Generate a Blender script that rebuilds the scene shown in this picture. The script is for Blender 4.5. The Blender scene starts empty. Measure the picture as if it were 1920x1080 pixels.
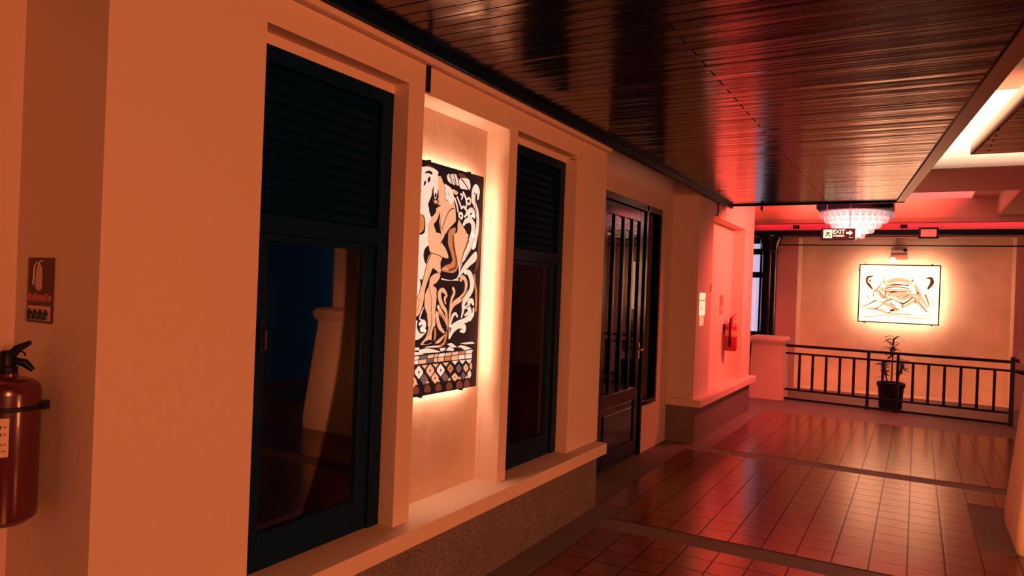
import bpy, bmesh, math, random
from mathutils import Vector, Matrix, geometry
random.seed(7)
PI = math.pi
SC = bpy.context.scene
COL = SC.collection

# ------------------------------------------------------------------ helpers
class MB:
    """collects shapes in world coordinates, then links them as one mesh object"""
    def __init__(s): s.v = []; s.f = []
    def add(s, vs, fs):
        n = len(s.v); s.v += [tuple(v) for v in vs]; s.f += [tuple(i + n for i in f) for f in fs]
        return s
    def box(s, x0, x1, y0, y1, z0, z1):
        x0, x1 = min(x0, x1), max(x0, x1); y0, y1 = min(y0, y1), max(y0, y1); z0, z1 = min(z0, z1), max(z0, z1)
        vs = [(x0,y0,z0),(x1,y0,z0),(x1,y1,z0),(x0,y1,z0),(x0,y0,z1),(x1,y0,z1),(x1,y1,z1),(x0,y1,z1)]
        return s.add(vs, [(0,3,2,1),(4,5,6,7),(0,1,5,4),(1,2,6,5),(2,3,7,6),(3,0,4,7)])
    def obox(s, c, hx, hy, hz, rz=0.0, rx=0.0, ry=0.0):
        m = Matrix.Rotation(rz,3,'Z') @ Matrix.Rotation(ry,3,'Y') @ Matrix.Rotation(rx,3,'X')
        vs = []
        for z in (-hz,hz):
            for x,y in ((-hx,-hy),(hx,-hy),(hx,hy),(-hx,hy)):
                vs.append(Vector(c) + m @ Vector((x,y,z)))
        return s.add(vs, [(0,3,2,1),(4,5,6,7),(0,1,5,4),(1,2,6,5),(2,3,7,6),(3,0,4,7)])
    def prism(s, poly, z0, z1):
        n = len(poly)
        vs = [(x,y,z0) for x,y in poly] + [(x,y,z1) for x,y in poly]
        fs = [tuple(range(n-1,-1,-1)), tuple(range(n,2*n))] + [(i,(i+1)%n,n+(i+1)%n,n+i) for i in range(n)]
        return s.add(vs, fs)
    def tube(s, pts, r, n=10, closed=False):
        pts = [Vector(p) for p in pts]; rings = []
        rr = r if isinstance(r,(list,tuple)) else [r]*len(pts)
        up = None
        for i,p in enumerate(pts):
            a = pts[max(0,i-1)]; b = pts[min(len(pts)-1,i+1)]
            t = (b-a).normalized()
            if up is None:
                up = Vector((0,0,1)) if abs(t.z) < .9 else Vector((1,0,0))
            sd = t.cross(up).normalized(); u2 = sd.cross(t).normalized(); up = u2
            rings.append([p + (sd*math.cos(2*PI*k/n) + u2*math.sin(2*PI*k/n))*rr[i] for k in range(n)])
        vs = [v for g in rings for v in g]; fs = []
        for i in range(len(pts)-1):
            for k in range(n):
                fs.append((i*n+k, i*n+(k+1)%n, (i+1)*n+(k+1)%n, (i+1)*n+k))
        fs.append(tuple(range(n-1,-1,-1))); fs.append(tuple((len(pts)-1)*n+k for k in range(n)))
        return s.add(vs, fs)
    def lathe(s, prof, c=(0,0,0), n=32):
        cx,cy,cz = c; vs = []; fs = []
        for r,z in prof:
            for k in range(n): vs.append((cx+r*math.cos(2*PI*k/n), cy+r*math.sin(2*PI*k/n), cz+z))
        for i in range(len(prof)-1):
            for k in range(n):
                fs.append((i*n+k, i*n+(k+1)%n, (i+1)*n+(k+1)%n, (i+1)*n+k))
        fs.append(tuple(range(n-1,-1,-1))); fs.append(tuple((len(prof)-1)*n+k for k in range(n)))
        return s.add(vs, fs)
    def sphere(s, c, r, n=16, m=10, sz=1.0):
        return s.lathe([(max(1e-4,r*math.sin(PI*i/m)), -r*sz*math.cos(PI*i/m)) for i in range(m+1)], c, n)
    def rloft(s, levels, c, rad=.05, seg=5):
        """rounded-square column: levels = [(half, z), ...]"""
        vs = []; fs = []; N = 4*(seg+1)
        for hlf,z in levels:
            for q in range(4):
                a0 = q*PI/2
                sx = (1,-1,-1,1)[q]; sy = (1,1,-1,-1)[q]
                for k in range(seg+1):
                    a = a0 + PI/2*k/seg
                    vs.append((c[0]+sx*(hlf-rad)+rad*math.cos(a), c[1]+sy*(hlf-rad)+rad*math.sin(a), z))
        for i in range(len(levels)-1):
            for k in range(N): fs.append((i*N+k, i*N+(k+1)%N, (i+1)*N+(k+1)%N, (i+1)*N+k))
        fs.append(tuple(range(N-1,-1,-1))); fs.append(tuple((len(levels)-1)*N+k for k in range(N)))
        return s.add(vs, fs)
    def build(s, name, mat, parent=None, smooth=False, bevel=0.0, kind=None, segs=2):
        off = Vector((0,0,0))
        if parent is not None:
            off = Vector(parent.get('_o', (0,0,0)))
        me = bpy.data.meshes.new(name)
        me.from_pydata([tuple(Vector(v)-off) for v in s.v], [], s.f)
        bm = bmesh.new(); bm.from_mesh(me)
        bmesh.ops.recalc_face_normals(bm, faces=bm.faces)
        bm.to_mesh(me); bm.free()
        me.materials.append(mat)
        o = bpy.data.objects.new(name, me); COL.objects.link(o)
        if parent is not None:
            o.parent = parent; o['_o'] = tuple(off)
        if smooth:
            for p in me.polygons: p.use_smooth = True
            md = o.modifiers.new('es','EDGE_SPLIT'); md.split_angle = math.radians(38)
        if bevel > 0:
            b = o.modifiers.new('bev','BEVEL'); b.width = bevel; b.segments = segs; b.limit_method = 'ANGLE'
        if kind: o['kind'] = kind
        return o

def tag(o, label, cat, group=None):
    o['label'] = label; o['category'] = cat
    if group: o['group'] = group
    return o
def thing(name, label, cat, loc, group=None):
    o = bpy.data.objects.new(name, None); COL.objects.link(o); o.location = loc; o['_o'] = tuple(loc)
    o.empty_display_size = .1
    return tag(o, label, cat, group)
def struct_empty(name, loc):
    o = bpy.data.objects.new(name, None); COL.objects.link(o); o.location = loc; o['_o'] = tuple(loc); o['kind'] = 'structure'
    return o
def lbl(o, t): o['label'] = t; return o

# ------------------------------------------------------------------ materials
def nodes(name):
    m = bpy.data.materials.new(name); m.use_nodes = True
    nt = m.node_tree; return m, nt, nt.nodes['Principled BSDF']
def N(nt, t, **kw):
    n = nt.nodes.new(t)
    for k,v in kw.items(): setattr(n,k,v)
    return n
def simple(name, col, rough=.5, metal=0.0, spec=.5, bump=0.0, bscale=40, vary=0.0, vscale=6, coat=0.0):
    m, nt, p = nodes(name)
    p.inputs['Base Color'].default_value = (*col,1); p.inputs['Roughness'].default_value = rough
    p.inputs['Metallic'].default_value = metal; p.inputs['Specular IOR Level'].default_value = spec
    p.inputs['Coat Weight'].default_value = coat
    geo = N(nt,'ShaderNodeNewGeometry')
    if vary:
        no = N(nt,'ShaderNodeTexNoise'); no.inputs['Scale'].default_value = vscale; no.inputs['Detail'].default_value = 5
        nt.links.new(geo.outputs['Position'], no.inputs['Vector'])
        mx = N(nt,'ShaderNodeMixRGB'); mx.blend_type = 'MULTIPLY'; mx.inputs[0].default_value = vary
        mx.inputs[1].default_value = (*col,1)
        cr = N(nt,'ShaderNodeValToRGB'); cr.color_ramp.elements[0].position = .3; cr.color_ramp.elements[1].position = .7
        cr.color_ramp.elements[0].color = (.35,.33,.3,1)
        nt.links.new(no.outputs['Fac'], cr.inputs['Fac']); nt.links.new(cr.outputs['Color'], mx.inputs[2])
        nt.links.new(mx.outputs['Color'], p.inputs['Base Color'])
    if bump:
        nb = N(nt,'ShaderNodeTexNoise'); nb.inputs['Scale'].default_value = bscale; nb.inputs['Detail'].default_value = 6
        nt.links.new(geo.outputs['Position'], nb.inputs['Vector'])
        bp = N(nt,'ShaderNodeBump'); bp.inputs['Strength'].default_value = bump; bp.inputs['Distance'].default_value = .01
        nt.links.new(nb.outputs['Fac'], bp.inputs['Height']); nt.links.new(bp.outputs['Normal'], p.inputs['Normal'])
    return m
def emis(name, col, strength, base=(.8,.8,.8)):
    m, nt, p = nodes(name)
    p.inputs['Base Color'].default_value = (*base,1); p.inputs['Roughness'].default_value = .5
    p.inputs['Emission Color'].default_value = (*col,1); p.inputs['Emission Strength'].default_value = strength
    return m
def glass(name, tint=(.9,.95,1), rough=.02, ior=1.5):
    m = bpy.data.materials.new(name); m.use_nodes = True; nt = m.node_tree; nt.nodes.clear()
    out = N(nt,'ShaderNodeOutputMaterial'); mx = N(nt,'ShaderNodeMixShader'); tr = N(nt,'ShaderNodeBsdfTransparent')
    gl = N(nt,'ShaderNodeBsdfGlossy'); fr = N(nt,'ShaderNodeFresnel')
    fr.inputs['IOR'].default_value = ior; tr.inputs['Color'].default_value = (*tint,1); gl.inputs['Roughness'].default_value = rough
    nt.links.new(fr.outputs['Fac'], mx.inputs['Fac']); nt.links.new(tr.outputs[0], mx.inputs[1])
    nt.links.new(gl.outputs[0], mx.inputs[2]); nt.links.new(mx.outputs[0], out.inputs['Surface'])
    return m

M = {}
M['plaster'] = simple('cream_plaster', (.72,.59,.48), .75, bump=.12, bscale=70, spec=.25)
M['stucco'] = simple('trowelled_cream_plaster', (.72,.59,.48), .6, bump=.35, bscale=16, spec=.3, vary=.34, vscale=2.6)
M['cove_brown'] = simple('brown_cove_paint', (.26,.10,.05), .8)
M['maroon'] = simple('painted_beam_plaster', (.62,.40,.30), .7, bump=.1, spec=.3)
M['navy'] = simple('navy_black_paint', (.001,.016,.052), .42, spec=.12)
M['navy_gloss'] = simple('dark_lacquered_door_wood', (.001,.010,.036), .16, spec=.32)
M['black_metal'] = simple('black_painted_metal', (.004,.011,.032), .35, spec=.4)
M['black_plastic'] = simple('black_plastic', (.005,.008,.016), .45, spec=.25)
M['dark_wood'] = simple('dark_stained_beam', (.001,.010,.034), .5, bump=.1, spec=.15)
M['interior'] = simple('dark_blue_room_paint', (.03,.06,.09), .9)
M['curtain'] = simple('dusty_curtain_cloth', (.62,.40,.36), .9, bump=.15, bscale=300)
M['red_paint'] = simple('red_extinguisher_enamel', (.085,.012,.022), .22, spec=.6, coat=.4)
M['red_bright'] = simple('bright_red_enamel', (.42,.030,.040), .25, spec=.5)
M['white_label'] = simple('cream_paper_label', (.75,.62,.48), .6)
M['red_sign'] = simple('deep_red_sign_face', (.085,.012,.030), .5)
M['sign_white'] = simple('sign_lettering_cream', (.62,.45,.36), .6)
M['sign_orange'] = simple('sign_band_orange', (.55,.20,.12), .6)
M['column_lacquer'] = simple('black_column_lacquer', (.006,.009,.014), .14, spec=.6)
M['brass'] = simple('polished_brass', (.85,.55,.25), .22, metal=1.0)
M['chrome'] = simple('chrome', (.85,.85,.85), .12, metal=1.0)
M['leaf'] = simple('dark_green_leaf', (.03,.055,.02), .5)
M['stem'] = simple('plant_stem', (.10,.07,.04), .8)
M['soil'] = simple('potting_soil', (.03,.02,.015), .95, bump=.5, bscale=80)
M['pot'] = simple('black_plant_pot', (.004,.014,.045), .5, spec=.3)
M['white_plastic'] = simple('white_plastic', (.78,.74,.70), .4)

# granite with fine speckle
def granite():
    m, nt, p = nodes('speckled_granite_wash')
    g = N(nt,'ShaderNodeNewGeometry'); v = N(nt,'ShaderNodeTexNoise'); v.inputs['Scale'].default_value = 160; v.inputs['Detail'].default_value = 3
    w = N(nt,'ShaderNodeTexNoise'); w.inputs['Scale'].default_value = 5; w.inputs['Detail'].default_value = 4
    nt.links.new(g.outputs['Position'], v.inputs['Vector']); nt.links.new(g.outputs['Position'], w.inputs['Vector'])
    cr = N(nt,'ShaderNodeValToRGB'); e = cr.color_ramp.elements
    e[0].position = .36; e[0].color = (.06,.055,.06,1); e[1].position = .66; e[1].color = (.40,.35,.33,1)
    mx = N(nt,'ShaderNodeMixRGB'); mx.blend_type = 'MULTIPLY'; mx.inputs[0].default_value = .45
    nt.links.new(v.outputs['Fac'], cr.inputs['Fac']); nt.links.new(cr.outputs['Color'], mx.inputs[1]); nt.links.new(w.outputs['Fac'], mx.inputs[2])
    nt.links.new(mx.outputs['Color'], p.inputs['Base Color']); p.inputs['Roughness'].default_value = .6
    p.inputs['Specular IOR Level'].default_value = .35
    bp = N(nt,'ShaderNodeBump'); bp.inputs['Strength'].default_value = .25; bp.inputs['Distance'].default_value = .004
    nt.links.new(v.outputs['Fac'], bp.inputs['Height']); nt.links.new(bp.outputs['Normal'], p.inputs['Normal'])
    return m
M['granite'] = granite()

TILE = .197; TX0 = .395; TY0 = 4.62
def tiles():
    m, nt, p = nodes('terracotta_tiles')
    g = N(nt,'ShaderNodeNewGeometry'); mp = N(nt,'ShaderNodeMapping')
    mp.inputs['Location'].default_value = (-TX0 + 40*TILE, -TY0 + 40*TILE, 0)
    nt.links.new(g.outputs['Position'], mp.inputs['Vector'])
    def brick(mort, smooth):
        b = N(nt,'ShaderNodeTexBrick'); b.offset = 0; b.squash = 1
        b.inputs['Scale'].default_value = 1; b.inputs['Brick Width'].default_value = TILE; b.inputs['Row Height'].default_value = TILE
        b.inputs['Mortar Size'].default_value = mort; b.inputs['Mortar Smooth'].default_value = smooth
        b.inputs['Color1'].default_value = (.20,.050,.030,1); b.inputs['Color2'].default_value = (.145,.036,.024,1)
        b.inputs['Mortar'].default_value = (.045,.02,.016,1)
        nt.links.new(mp.outputs['Vector'], b.inputs['Vector']); return b
    b = brick(.006,.25)
    no = N(nt,'ShaderNodeTexNoise'); no.inputs['Scale'].default_value = 6; no.inputs['Detail'].default_value = 2
    nt.links.new(g.outputs['Position'], no.inputs['Vector'])
    mx = N(nt,'ShaderNodeMixRGB'); mx.blend_type = 'MULTIPLY'; mx.inputs[0].default_value = .45
    nt.links.new(b.outputs['Color'], mx.inputs[1]); nt.links.new(no.outputs['Fac'], mx.inputs[2])
    nt.links.new(mx.outputs['Color'], p.inputs['Base Color'])
    mr = N(nt,'ShaderNodeMapRange'); mr.inputs['To Min'].default_value = .19; mr.inputs['To Max'].default_value = .24
    nt.links.new(no.outputs['Fac'], mr.inputs['Value'])
    nt.links.new(mr.outputs['Result'], p.inputs['Roughness'])
    sp = N(nt,'ShaderNodeMapRange'); sp.inputs['To Min'].default_value = 1.0; sp.inputs['To Max'].default_value = .08; nt.links.new(b.outputs['Fac'], sp.inputs['Value']); nt.links.new(sp.outputs['Result'], p.inputs['Specular IOR Level']); p.inputs['Specular Tint'].default_value = (1,.66,.42,1)
    b2 = brick(.011,.9)
    # each tile is very slightly cushioned and uneven
    ad = N(nt,'ShaderNodeMath'); ad.operation = 'MULTIPLY_ADD'
    n2 = N(nt,'ShaderNodeTexNoise'); n2.inputs['Scale'].default_value = 5; n2.inputs['Detail'].default_value = 0
    nt.links.new(g.outputs['Position'], n2.inputs['Vector'])
    sc2 = N(nt,'ShaderNodeMath'); sc2.operation = 'MULTIPLY'; sc2.inputs[1].default_value = .35; nt.links.new(n2.outputs['Fac'], sc2.inputs[0])
    nt.links.new(b2.outputs['Fac'], ad.inputs[0]); ad.inputs[1].default_value = -.45
    nt.links.new(sc2.outputs['Value'], ad.inputs[2])
    bp = N(nt,'ShaderNodeBump'); bp.inputs['Strength'].default_value = .08; bp.inputs['Distance'].default_value = .010
    nt.links.new(ad.outputs['Value'], bp.inputs['Height']); nt.links.new(bp.outputs['Normal'], p.inputs['Normal'])
    return m
M['tiles'] = tiles()

PLANK = .084
def planks(name='lacquered_ceiling_boards', rough=(.10,.22), tint=(.004,.013,.060)):
    m, nt, p = nodes(name)
    g = N(nt,'ShaderNodeNewGeometry'); mp = N(nt,'ShaderNodeMapping')
    mp.inputs['Location'].default_value = (50.3, 40*PLANK, 0)
    nt.links.new(g.outputs['Position'], mp.inputs['Vector'])
    b = N(nt,'ShaderNodeTexBrick'); b.offset = .5; b.inputs['Scale'].default_value = 1
    b.inputs['Brick Width'].default_value = 2.6; b.inputs['Row Height'].default_value = PLANK
    b.inputs['Mortar Size'].default_value = .0042; b.inputs['Mortar Smooth'].default_value = .3
    b.inputs['Color1'].default_value = (*tint,1); b.inputs['Color2'].default_value = (tint[0]*.55,tint[1]*.55,tint[2]*.55,1)
    b.inputs['Mortar'].default_value = (.002,.002,.003,1)
    nt.links.new(mp.outputs['Vector'], b.inputs['Vector'])
    gm = N(nt,'ShaderNodeMapping'); gm.inputs['Scale'].default_value = (1.6,42,1)
    nt.links.new(g.outputs['Position'], gm.inputs['Vector'])
    gr = N(nt,'ShaderNodeTexNoise'); gr.inputs['Scale'].default_value = 1; gr.inputs['Detail'].default_value = 6
    nt.links.new(gm.outputs['Vector'], gr.inputs['Vector'])
    mx = N(nt,'ShaderNodeMixRGB'); mx.blend_type = 'MULTIPLY'; mx.inputs[0].default_value = .8
    nt.links.new(b.outputs['Color'], mx.inputs[1]); nt.links.new(gr.outputs['Fac'], mx.inputs[2])
    nt.links.new(mx.outputs['Color'], p.inputs['Base Color'])
    mr = N(nt,'ShaderNodeMapRange'); mr.inputs['To Min'].default_value = rough[0]; mr.inputs['To Max'].default_value = rough[1]
    nt.links.new(gr.outputs['Fac'], mr.inputs['Value']); nt.links.new(mr.outputs['Result'], p.inputs['Roughness'])
    sp = N(nt,'ShaderNodeMapRange'); sp.inputs['To Min'].default_value = .5; sp.inputs['To Max'].default_value = 0.0; nt.links.new(b.outputs['Fac'], sp.inputs['Value']); nt.links.new(sp.outputs['Result'], p.inputs['Specular IOR Level']); p.inputs['Specular Tint'].default_value = (1,.78,.58,1)
    # cupped, slightly tilted boards with open V joints
    wm = N(nt,'ShaderNodeMapping'); wm.inputs['Scale'].default_value = (.5,7,1)
    nt.links.new(g.outputs['Position'], wm.inputs['Vector'])
    wn = N(nt,'ShaderNodeTexNoise'); wn.inputs['Scale'].default_value = 1; wn.inputs['Detail'].default_value = 3
    nt.links.new(wm.outputs['Vector'], wn.inputs['Vector'])
    a1 = N(nt,'ShaderNodeMath'); a1.operation = 'MULTIPLY_ADD'; a1.inputs[1].default_value = -.5
    nt.links.new(b.outputs['Fac'], a1.inputs[0]); nt.links.new(wn.outputs['Fac'], a1.inputs[2])
    a2 = N(nt,'ShaderNodeMath'); a2.operation = 'MULTIPLY_ADD'; a2.inputs[1].default_value = .045
    nt.links.new(gr.outputs['Fac'], a2.inputs[0]); nt.links.new(a1.outputs['Value'], a2.inputs[2])
    bp = N(nt,'ShaderNodeBump'); bp.inputs['Strength'].default_value = .5; bp.inputs['Distance'].default_value = .02
    nt.links.new(a2.outputs['Value'], bp.inputs['Height']); nt.links.new(bp.outputs['Normal'], p.inputs['Normal'])
    return m
M['planks'] = planks()
M['fascia_wood'] = simple('varnished_fascia_wood', (.16,.08,.04), .35, vary=.5, vscale=8)

# crystal
def crystal():
    m = bpy.data.materials.new('cut_crystal'); m.use_nodes = True; nt = m.node_tree; nt.nodes.clear()
    out = N(nt,'ShaderNodeOutputMaterial'); a = N(nt,'ShaderNodeMixShader'); b = N(nt,'ShaderNodeMixShader')
    tl = N(nt,'ShaderNodeBsdfTranslucent'); df = N(nt,'ShaderNodeBsdfDiffuse'); gl = N(nt,'ShaderNodeBsdfGlossy')
    for n in (tl,df,gl): n.inputs['Color'].default_value = (.97,.93,.93,1)
    gl.inputs['Roughness'].default_value = .12; a.inputs['Fac'].default_value = .3; b.inputs['Fac'].default_value = .22
    nt.links.new(tl.outputs[0], a.inputs[1]); nt.links.new(df.outputs[0], a.inputs[2])
    nt.links.new(a.outputs[0], b.inputs[1]); nt.links.new(gl.outputs[0], b.inputs[2]); tr = N(nt,'ShaderNodeBsdfTransparent'); tr.inputs['Color'].default_value = (.97,.92,.92,1); c2 = N(nt,'ShaderNodeMixShader'); c2.inputs['Fac'].default_value = .50
    nt.links.new(b.outputs[0], c2.inputs[1]); nt.links.new(tr.outputs[0], c2.inputs[2]); nt.links.new(c2.outputs[0], out.inputs['Surface'])
    return m
M['crystal'] = crystal()

# light sources
WARM = (1.0,.47,.29)
M['led_near'] = emis('warm_led_tape', WARM, 90)
M['led_far'] = emis('warm_led_tape_far', WARM, 54)
M['led_red'] = emis('red_led_tape', (1.0,.02,.05), 30)
M['core_glow'] = emis('chandelier_core_glow', (1.0,.66,.62), 1.7)
M['bulb'] = emis('chandelier_bulb', (1.0,.60,.52), 120)
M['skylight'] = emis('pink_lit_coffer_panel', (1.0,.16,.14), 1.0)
M['redlamp'] = emis('red_lamp_diffuser', (1.0,.08,.06), .55)
M['exit_green'] = emis('exit_sign_pale_green', (.72,1.0,.60), 1.15, base=(.08,.10,.07))
M['sky_glow_pane'] = emis('lavender_sky_glow', (.50,.50,.72), .95)  # glow stands in for the sky behind the panes
M['bulb_white'] = emis('small_lamp_white', (1.0,.85,.75), 1.2)
# backlit acrylic colours of the artworks
M['art_black'] = emis('art_ink_black', (.01,.012,.02), .25, base=(.012,.014,.02))
M['art_cream'] = emis('art_cream', (1.0,.80,.64), .74, base=(.75,.62,.5))
M['art_peach'] = emis('art_peach', (1.0,.58,.33), .58, base=(.7,.5,.35))
M['art_tan'] = emis('art_tan', (.80,.33,.13), .45, base=(.5,.28,.14))
M['art_brown'] = emis('art_brown', (.24,.07,.04), .4, base=(.16,.06,.04))
M['art_grey'] = emis('art_grey', (.20,.14,.15), .5, base=(.2,.16,.16))
M['art2_white'] = emis('sketch_paper_white', (1.0,.46,.24), 3.8, base=(.8,.72,.66))
M['art2_tan'] = emis('sketch_wash_tan', (1.0,.50,.27), 1.15, base=(.7,.5,.36))
M['art2_orange'] = emis('sketch_wash_orange', (.85,.28,.10), .6, base=(.5,.25,.12))
M['art2_brown'] = emis('sketch_ink_brown', (.14,.05,.035), .5, base=(.12,.05,.04))
M['art2_grey'] = emis('sketch_wash_grey', (.70,.34,.18), .75, base=(.45,.34,.3))

# ------------------------------------------------------------------ camera
cam_d = bpy.data.cameras.new('camera'); cam = bpy.data.objects.new('camera', cam_d); COL.objects.link(cam)
cam_d.sensor_width = 36; cam_d.lens = 1340/1920*36; cam_d.clip_start = .05; cam_d.clip_end = 200
TH = math.atan(759.6/1340)
cam.matrix_world = Matrix.Translation((0,0,1.55)) @ Matrix.Rotation(TH,4,'Z') @ Matrix.Rotation(PI/2,4,'X') @ Matrix.Rotation(math.radians(2.19),4,'Z')
SC.camera = cam

# ------------------------------------------------------------------ setting: floor
fl = MB().box(-3.7,4.2,-4,14.2,-.12,0).build('floor', M['granite'], kind='structure')
tf = MB()
zt = .003
tf.box(-1.772,3.6,-4,4.40,0,zt)                     # nearest field
tf.box(-1.772,-1.60,4.62,4.88,0,zt); tf.box(-1.60,.40,4.62,4.88,0,zt); tf.box(-1.969,.395,4.88,7.14,0,zt)
tf.box(.40,.59,4.62,4.88,0,zt); tf.box(.59,3.6,4.62,5.45,0,zt); tf.box(.395,.59,4.88,5.45,0,zt)
tf.box(.395,3.6,6.66,7.14,0,zt)
tf.box(-1.772,3.6,7.36,10.25,0,zt)                  # far field
tf.build('tile_field', M['tiles'], fl)

# ------------------------------------------------------------------ setting: left wall, near block
ZS0, ZS1 = .385, .462
XB = -2.30                                           # back of the piers
w = MB()
TOP = 2.80
w.box(-2.5,-2.0,1.175,1.73,ZS1,TOP)
w.box(XB,-2.0,1.73,2.53,2.445,TOP); w.box(XB,-2.082,1.73,2.53,2.405,2.445)
w.box(XB,-2.0,2.53,2.645,ZS1,TOP)
w.box(XB,-2.0,2.645,3.44,2.43,TOP)
w.box(XB,-2.0,3.44,3.53,ZS1,TOP)
w.box(XB,-2.0,3.53,4.345,2.445,TOP); w.box(XB,-2.082,3.53,4.345,2.405,2.445)
w.box(XB,-2.0,4.345,4.87,ZS1,TOP)
w.box(-2.5,-2.0,1.175,4.87,0,ZS0)
w.build('wall_left', M['plaster'], kind='structure')
MB().box(-2.25,-2.147,2.645,3.44,ZS1,2.43).build('wall_niche', M['stucco'], kind='structure')
MB().box(-2.5,-1.905,1.175,4.835,ZS0,ZS1).build('trim_1', M['plaster'], kind='structure', bevel=.004)
MB().box(-2.0,-1.97,1.175,4.81,0,ZS0).build('baseboard_left', M['granite'], kind='structure')
MB().box(-2.0,-1.955,1.175,4.85,2.56,2.63).build('trim_2', M['plaster'], kind='structure', bevel=.01)
MB().box(-1.955,-1.925,1.10,8.62,2.585,2.635).build('trim_3', M['dark_wood'], kind='structure')
# deeper wall on the near side and the wall behind it
MB().box(-2.75,-2.44,-3.9,1.175,0,3.9).build('wall_near', M['plaster'], kind='structure')
# dark room behind the windows
rm = MB(); rm.box(-3.7,-3.6,1.3,7.3,0,2.9); rm.box(-3.6,-2.5,1.2,1.3,0,2.9); rm.box(-3.6,-2.4,7.3,7.4,0,2.9); rm.box(-3.7,-2.3,1.2,7.4,2.9,3.0)
rm.build('wall_room', M['interior'], kind='structure')

# ------------------------------------------------------------------ setting: entrance wall + far block
XD = -2.28
w = MB()
w.box(XD-.1,XD,4.87,5.45,0,TOP); w.box(XD-.1,XD,5.45,7.04,2.395,TOP); w.box(XD-.1,XD,6.585,7.04,0,.46); w.box(XD-.1,XD,7.04,7.45,0,TOP)
w.box(XD-.1,-2.0,4.80,4.87,0,.38)
w.build('wall_entrance', M['plaster'], kind='structure')
w = MB(); T2 = 3.3
w.box(-2.45,-2.0,7.45,8.05,ZS1,T2); w.box(-2.45,-2.0,8.05,9.72,2.44,T2); w.box(-2.45,-2.0,9.72,10.30,ZS1,T2)
w.box(-2.45,-2.152,8.05,9.72,ZS1,2.44); w.box(-2.45,-2.0,7.45,10.30,0,ZS0)
w.build('wall_left_far', M['plaster'], kind='structure')
w = MB(); w.prism([(-2.278,7.395),(-1.905,7.395),(-1.905,10.34),(-2.45,10.34),(-2.45,7.45),(-2.278,7.45)], ZS0, ZS1)
w.build('trim_4', M['plaster'], kind='structure', bevel=.004)
w = MB(); w.box(-2.278,-1.97,7.42,7.45,0,ZS0); w.box(-2.0,-1.97,7.45,10.2,0,ZS0)
w.build('baseboard_left_far', M['granite'], kind='structure')

# ------------------------------------------------------------------ setting: wooden ceilings, cove, coffer
def edge_x(y): return .26 + (3.8-y)*.1025
c = MB(); c.prism([(-1.955,-3.9),(edge_x(-3.9),-3.9),(edge_x(8.62),8.62),(-1.955,8.62)], 2.63, 2.67)
ceil = c.build('ceiling', M['planks'], kind='structure')
c = MB(); c.box(-1.955,edge_x(8.6)+.085,8.60,8.635,2.612,2.69)
c.build('trim_5', M['dark_wood'], kind='structure')
c = MB(); c.prism([(edge_x(-3.9)+.012,-3.9),(edge_x(-3.9)+.10,-3.9),(edge_x(8.6)+.085,8.6),(edge_x(8.6)+.006,8.6)], 2.618, 2.70)
c.build('trim_6', M['fascia_wood'], kind='structure')
# filler above the entrance recess, behind the ceiling edge
MB().box(-2.38,-1.96,1.175,8.62,2.80,2.9).build('ceiling_filler', M['plaster'], kind='structure')
def p2x(y): return .30 + (6.1-y)*.1035
c = MB(); c.prism([(p2x(-3.9)+.010,-3.9),(4.0,-3.9),(4.0,6.06),(p2x(6.06)+.010,6.06)], 2.630, 2.638)
c.build('ceiling_side', M['planks'], kind='structure')
c = MB()
c.prism([(p2x(-3.9),-3.9),(p2x(-3.9)+.03,-3.9),(p2x(6.1)+.03,6.1),(p2x(6.1),6.1)], 2.638, 2.735)
c.build('trim_7', M['plaster'], kind='structure')
MB().box(p2x(6.1)+.03,4.0,6.06,6.1,2.665,2.725).build('trim_8', M['dark_wood'], kind='structure')
# cove ceiling high above and its far wall
MB().box(-2.4,4.2,-4,8.9,3.72,3.8).build('ceiling_cove', M['cove_brown'], kind='structure')
c = MB(); c.box(-2.4,4.2,8.27,8.35,2.9,3.30); c.box(-2.4,4.2,8.35,8.70,3.22,3.30); c.box(-2.4,4.2,8.62,8.70,3.30,3.72)
c.build('wall_cove', M['plaster'], kind='structure')
# soffit with the red-lit coffer
c = MB()
c.box(-2.0,4.2,8.35,10.0,2.9,2.96); c.box(1.0,4.2,10.0,12.9,2.9,2.96)
c.build('ceiling_soffit', M['maroon'], kind='structure')
c = MB()
c.box(-3.2,4.2,12.9,12.98,2.9,3.3); c.box(1.0,1.05,10.0,12.9,2.96,3.3); c.box(-2.0,1.0,9.95,10.0,2.96,3.3)
c.build('wall_coffer', M['plaster'], kind='structure')
MB().box(-3.2,1.05,9.95,12.98,3.205,3.26).build('ceiling_coffer', M['plaster'], kind='structure')
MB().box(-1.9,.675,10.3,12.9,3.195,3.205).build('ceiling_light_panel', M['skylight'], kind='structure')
MB().box(-3.2,4.2,12.86,12.99,2.822,2.9).build('trim_9', M['maroon'], kind='structure')
MB().box(-3.2,4.2,13.05,13.15,2.60,2.9).build('wall_back_frieze', M['plaster'], kind='structure')
MB().box(-3.2,4.2,12.90,13.04,2.63,2.712).build('trim_10', M['dark_wood'], kind='structure')

# ------------------------------------------------------------------ setting: back wall with lit recess
w = MB()
w.box(-2.36,-1.805,13.15,13.70,0,2.9); w.box(1.285,4.2,13.15,13.70,0,2.9); w.box(-3.2,-2.36,13.15,13.3,2.55,2.9); w.box(-3.2,-2.36,13.15,13.3,0,.5)
w.build('wall_back', M['plaster'], kind='structure')
MB().box(-1.805,1.285,13.66,13.76,0,2.95).build('wall_recess', M['stucco'], kind='structure')
MB().box(-1.805,1.285,13.2,13.66,0,.025).build('baseboard_recess', M['plaster'], kind='structure')
# side wall closing the far left
MB().box(-3.3,-3.2,10.3,13.4,0,3.3).build('wall_far_side', M['interior'], kind='structure')

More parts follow.
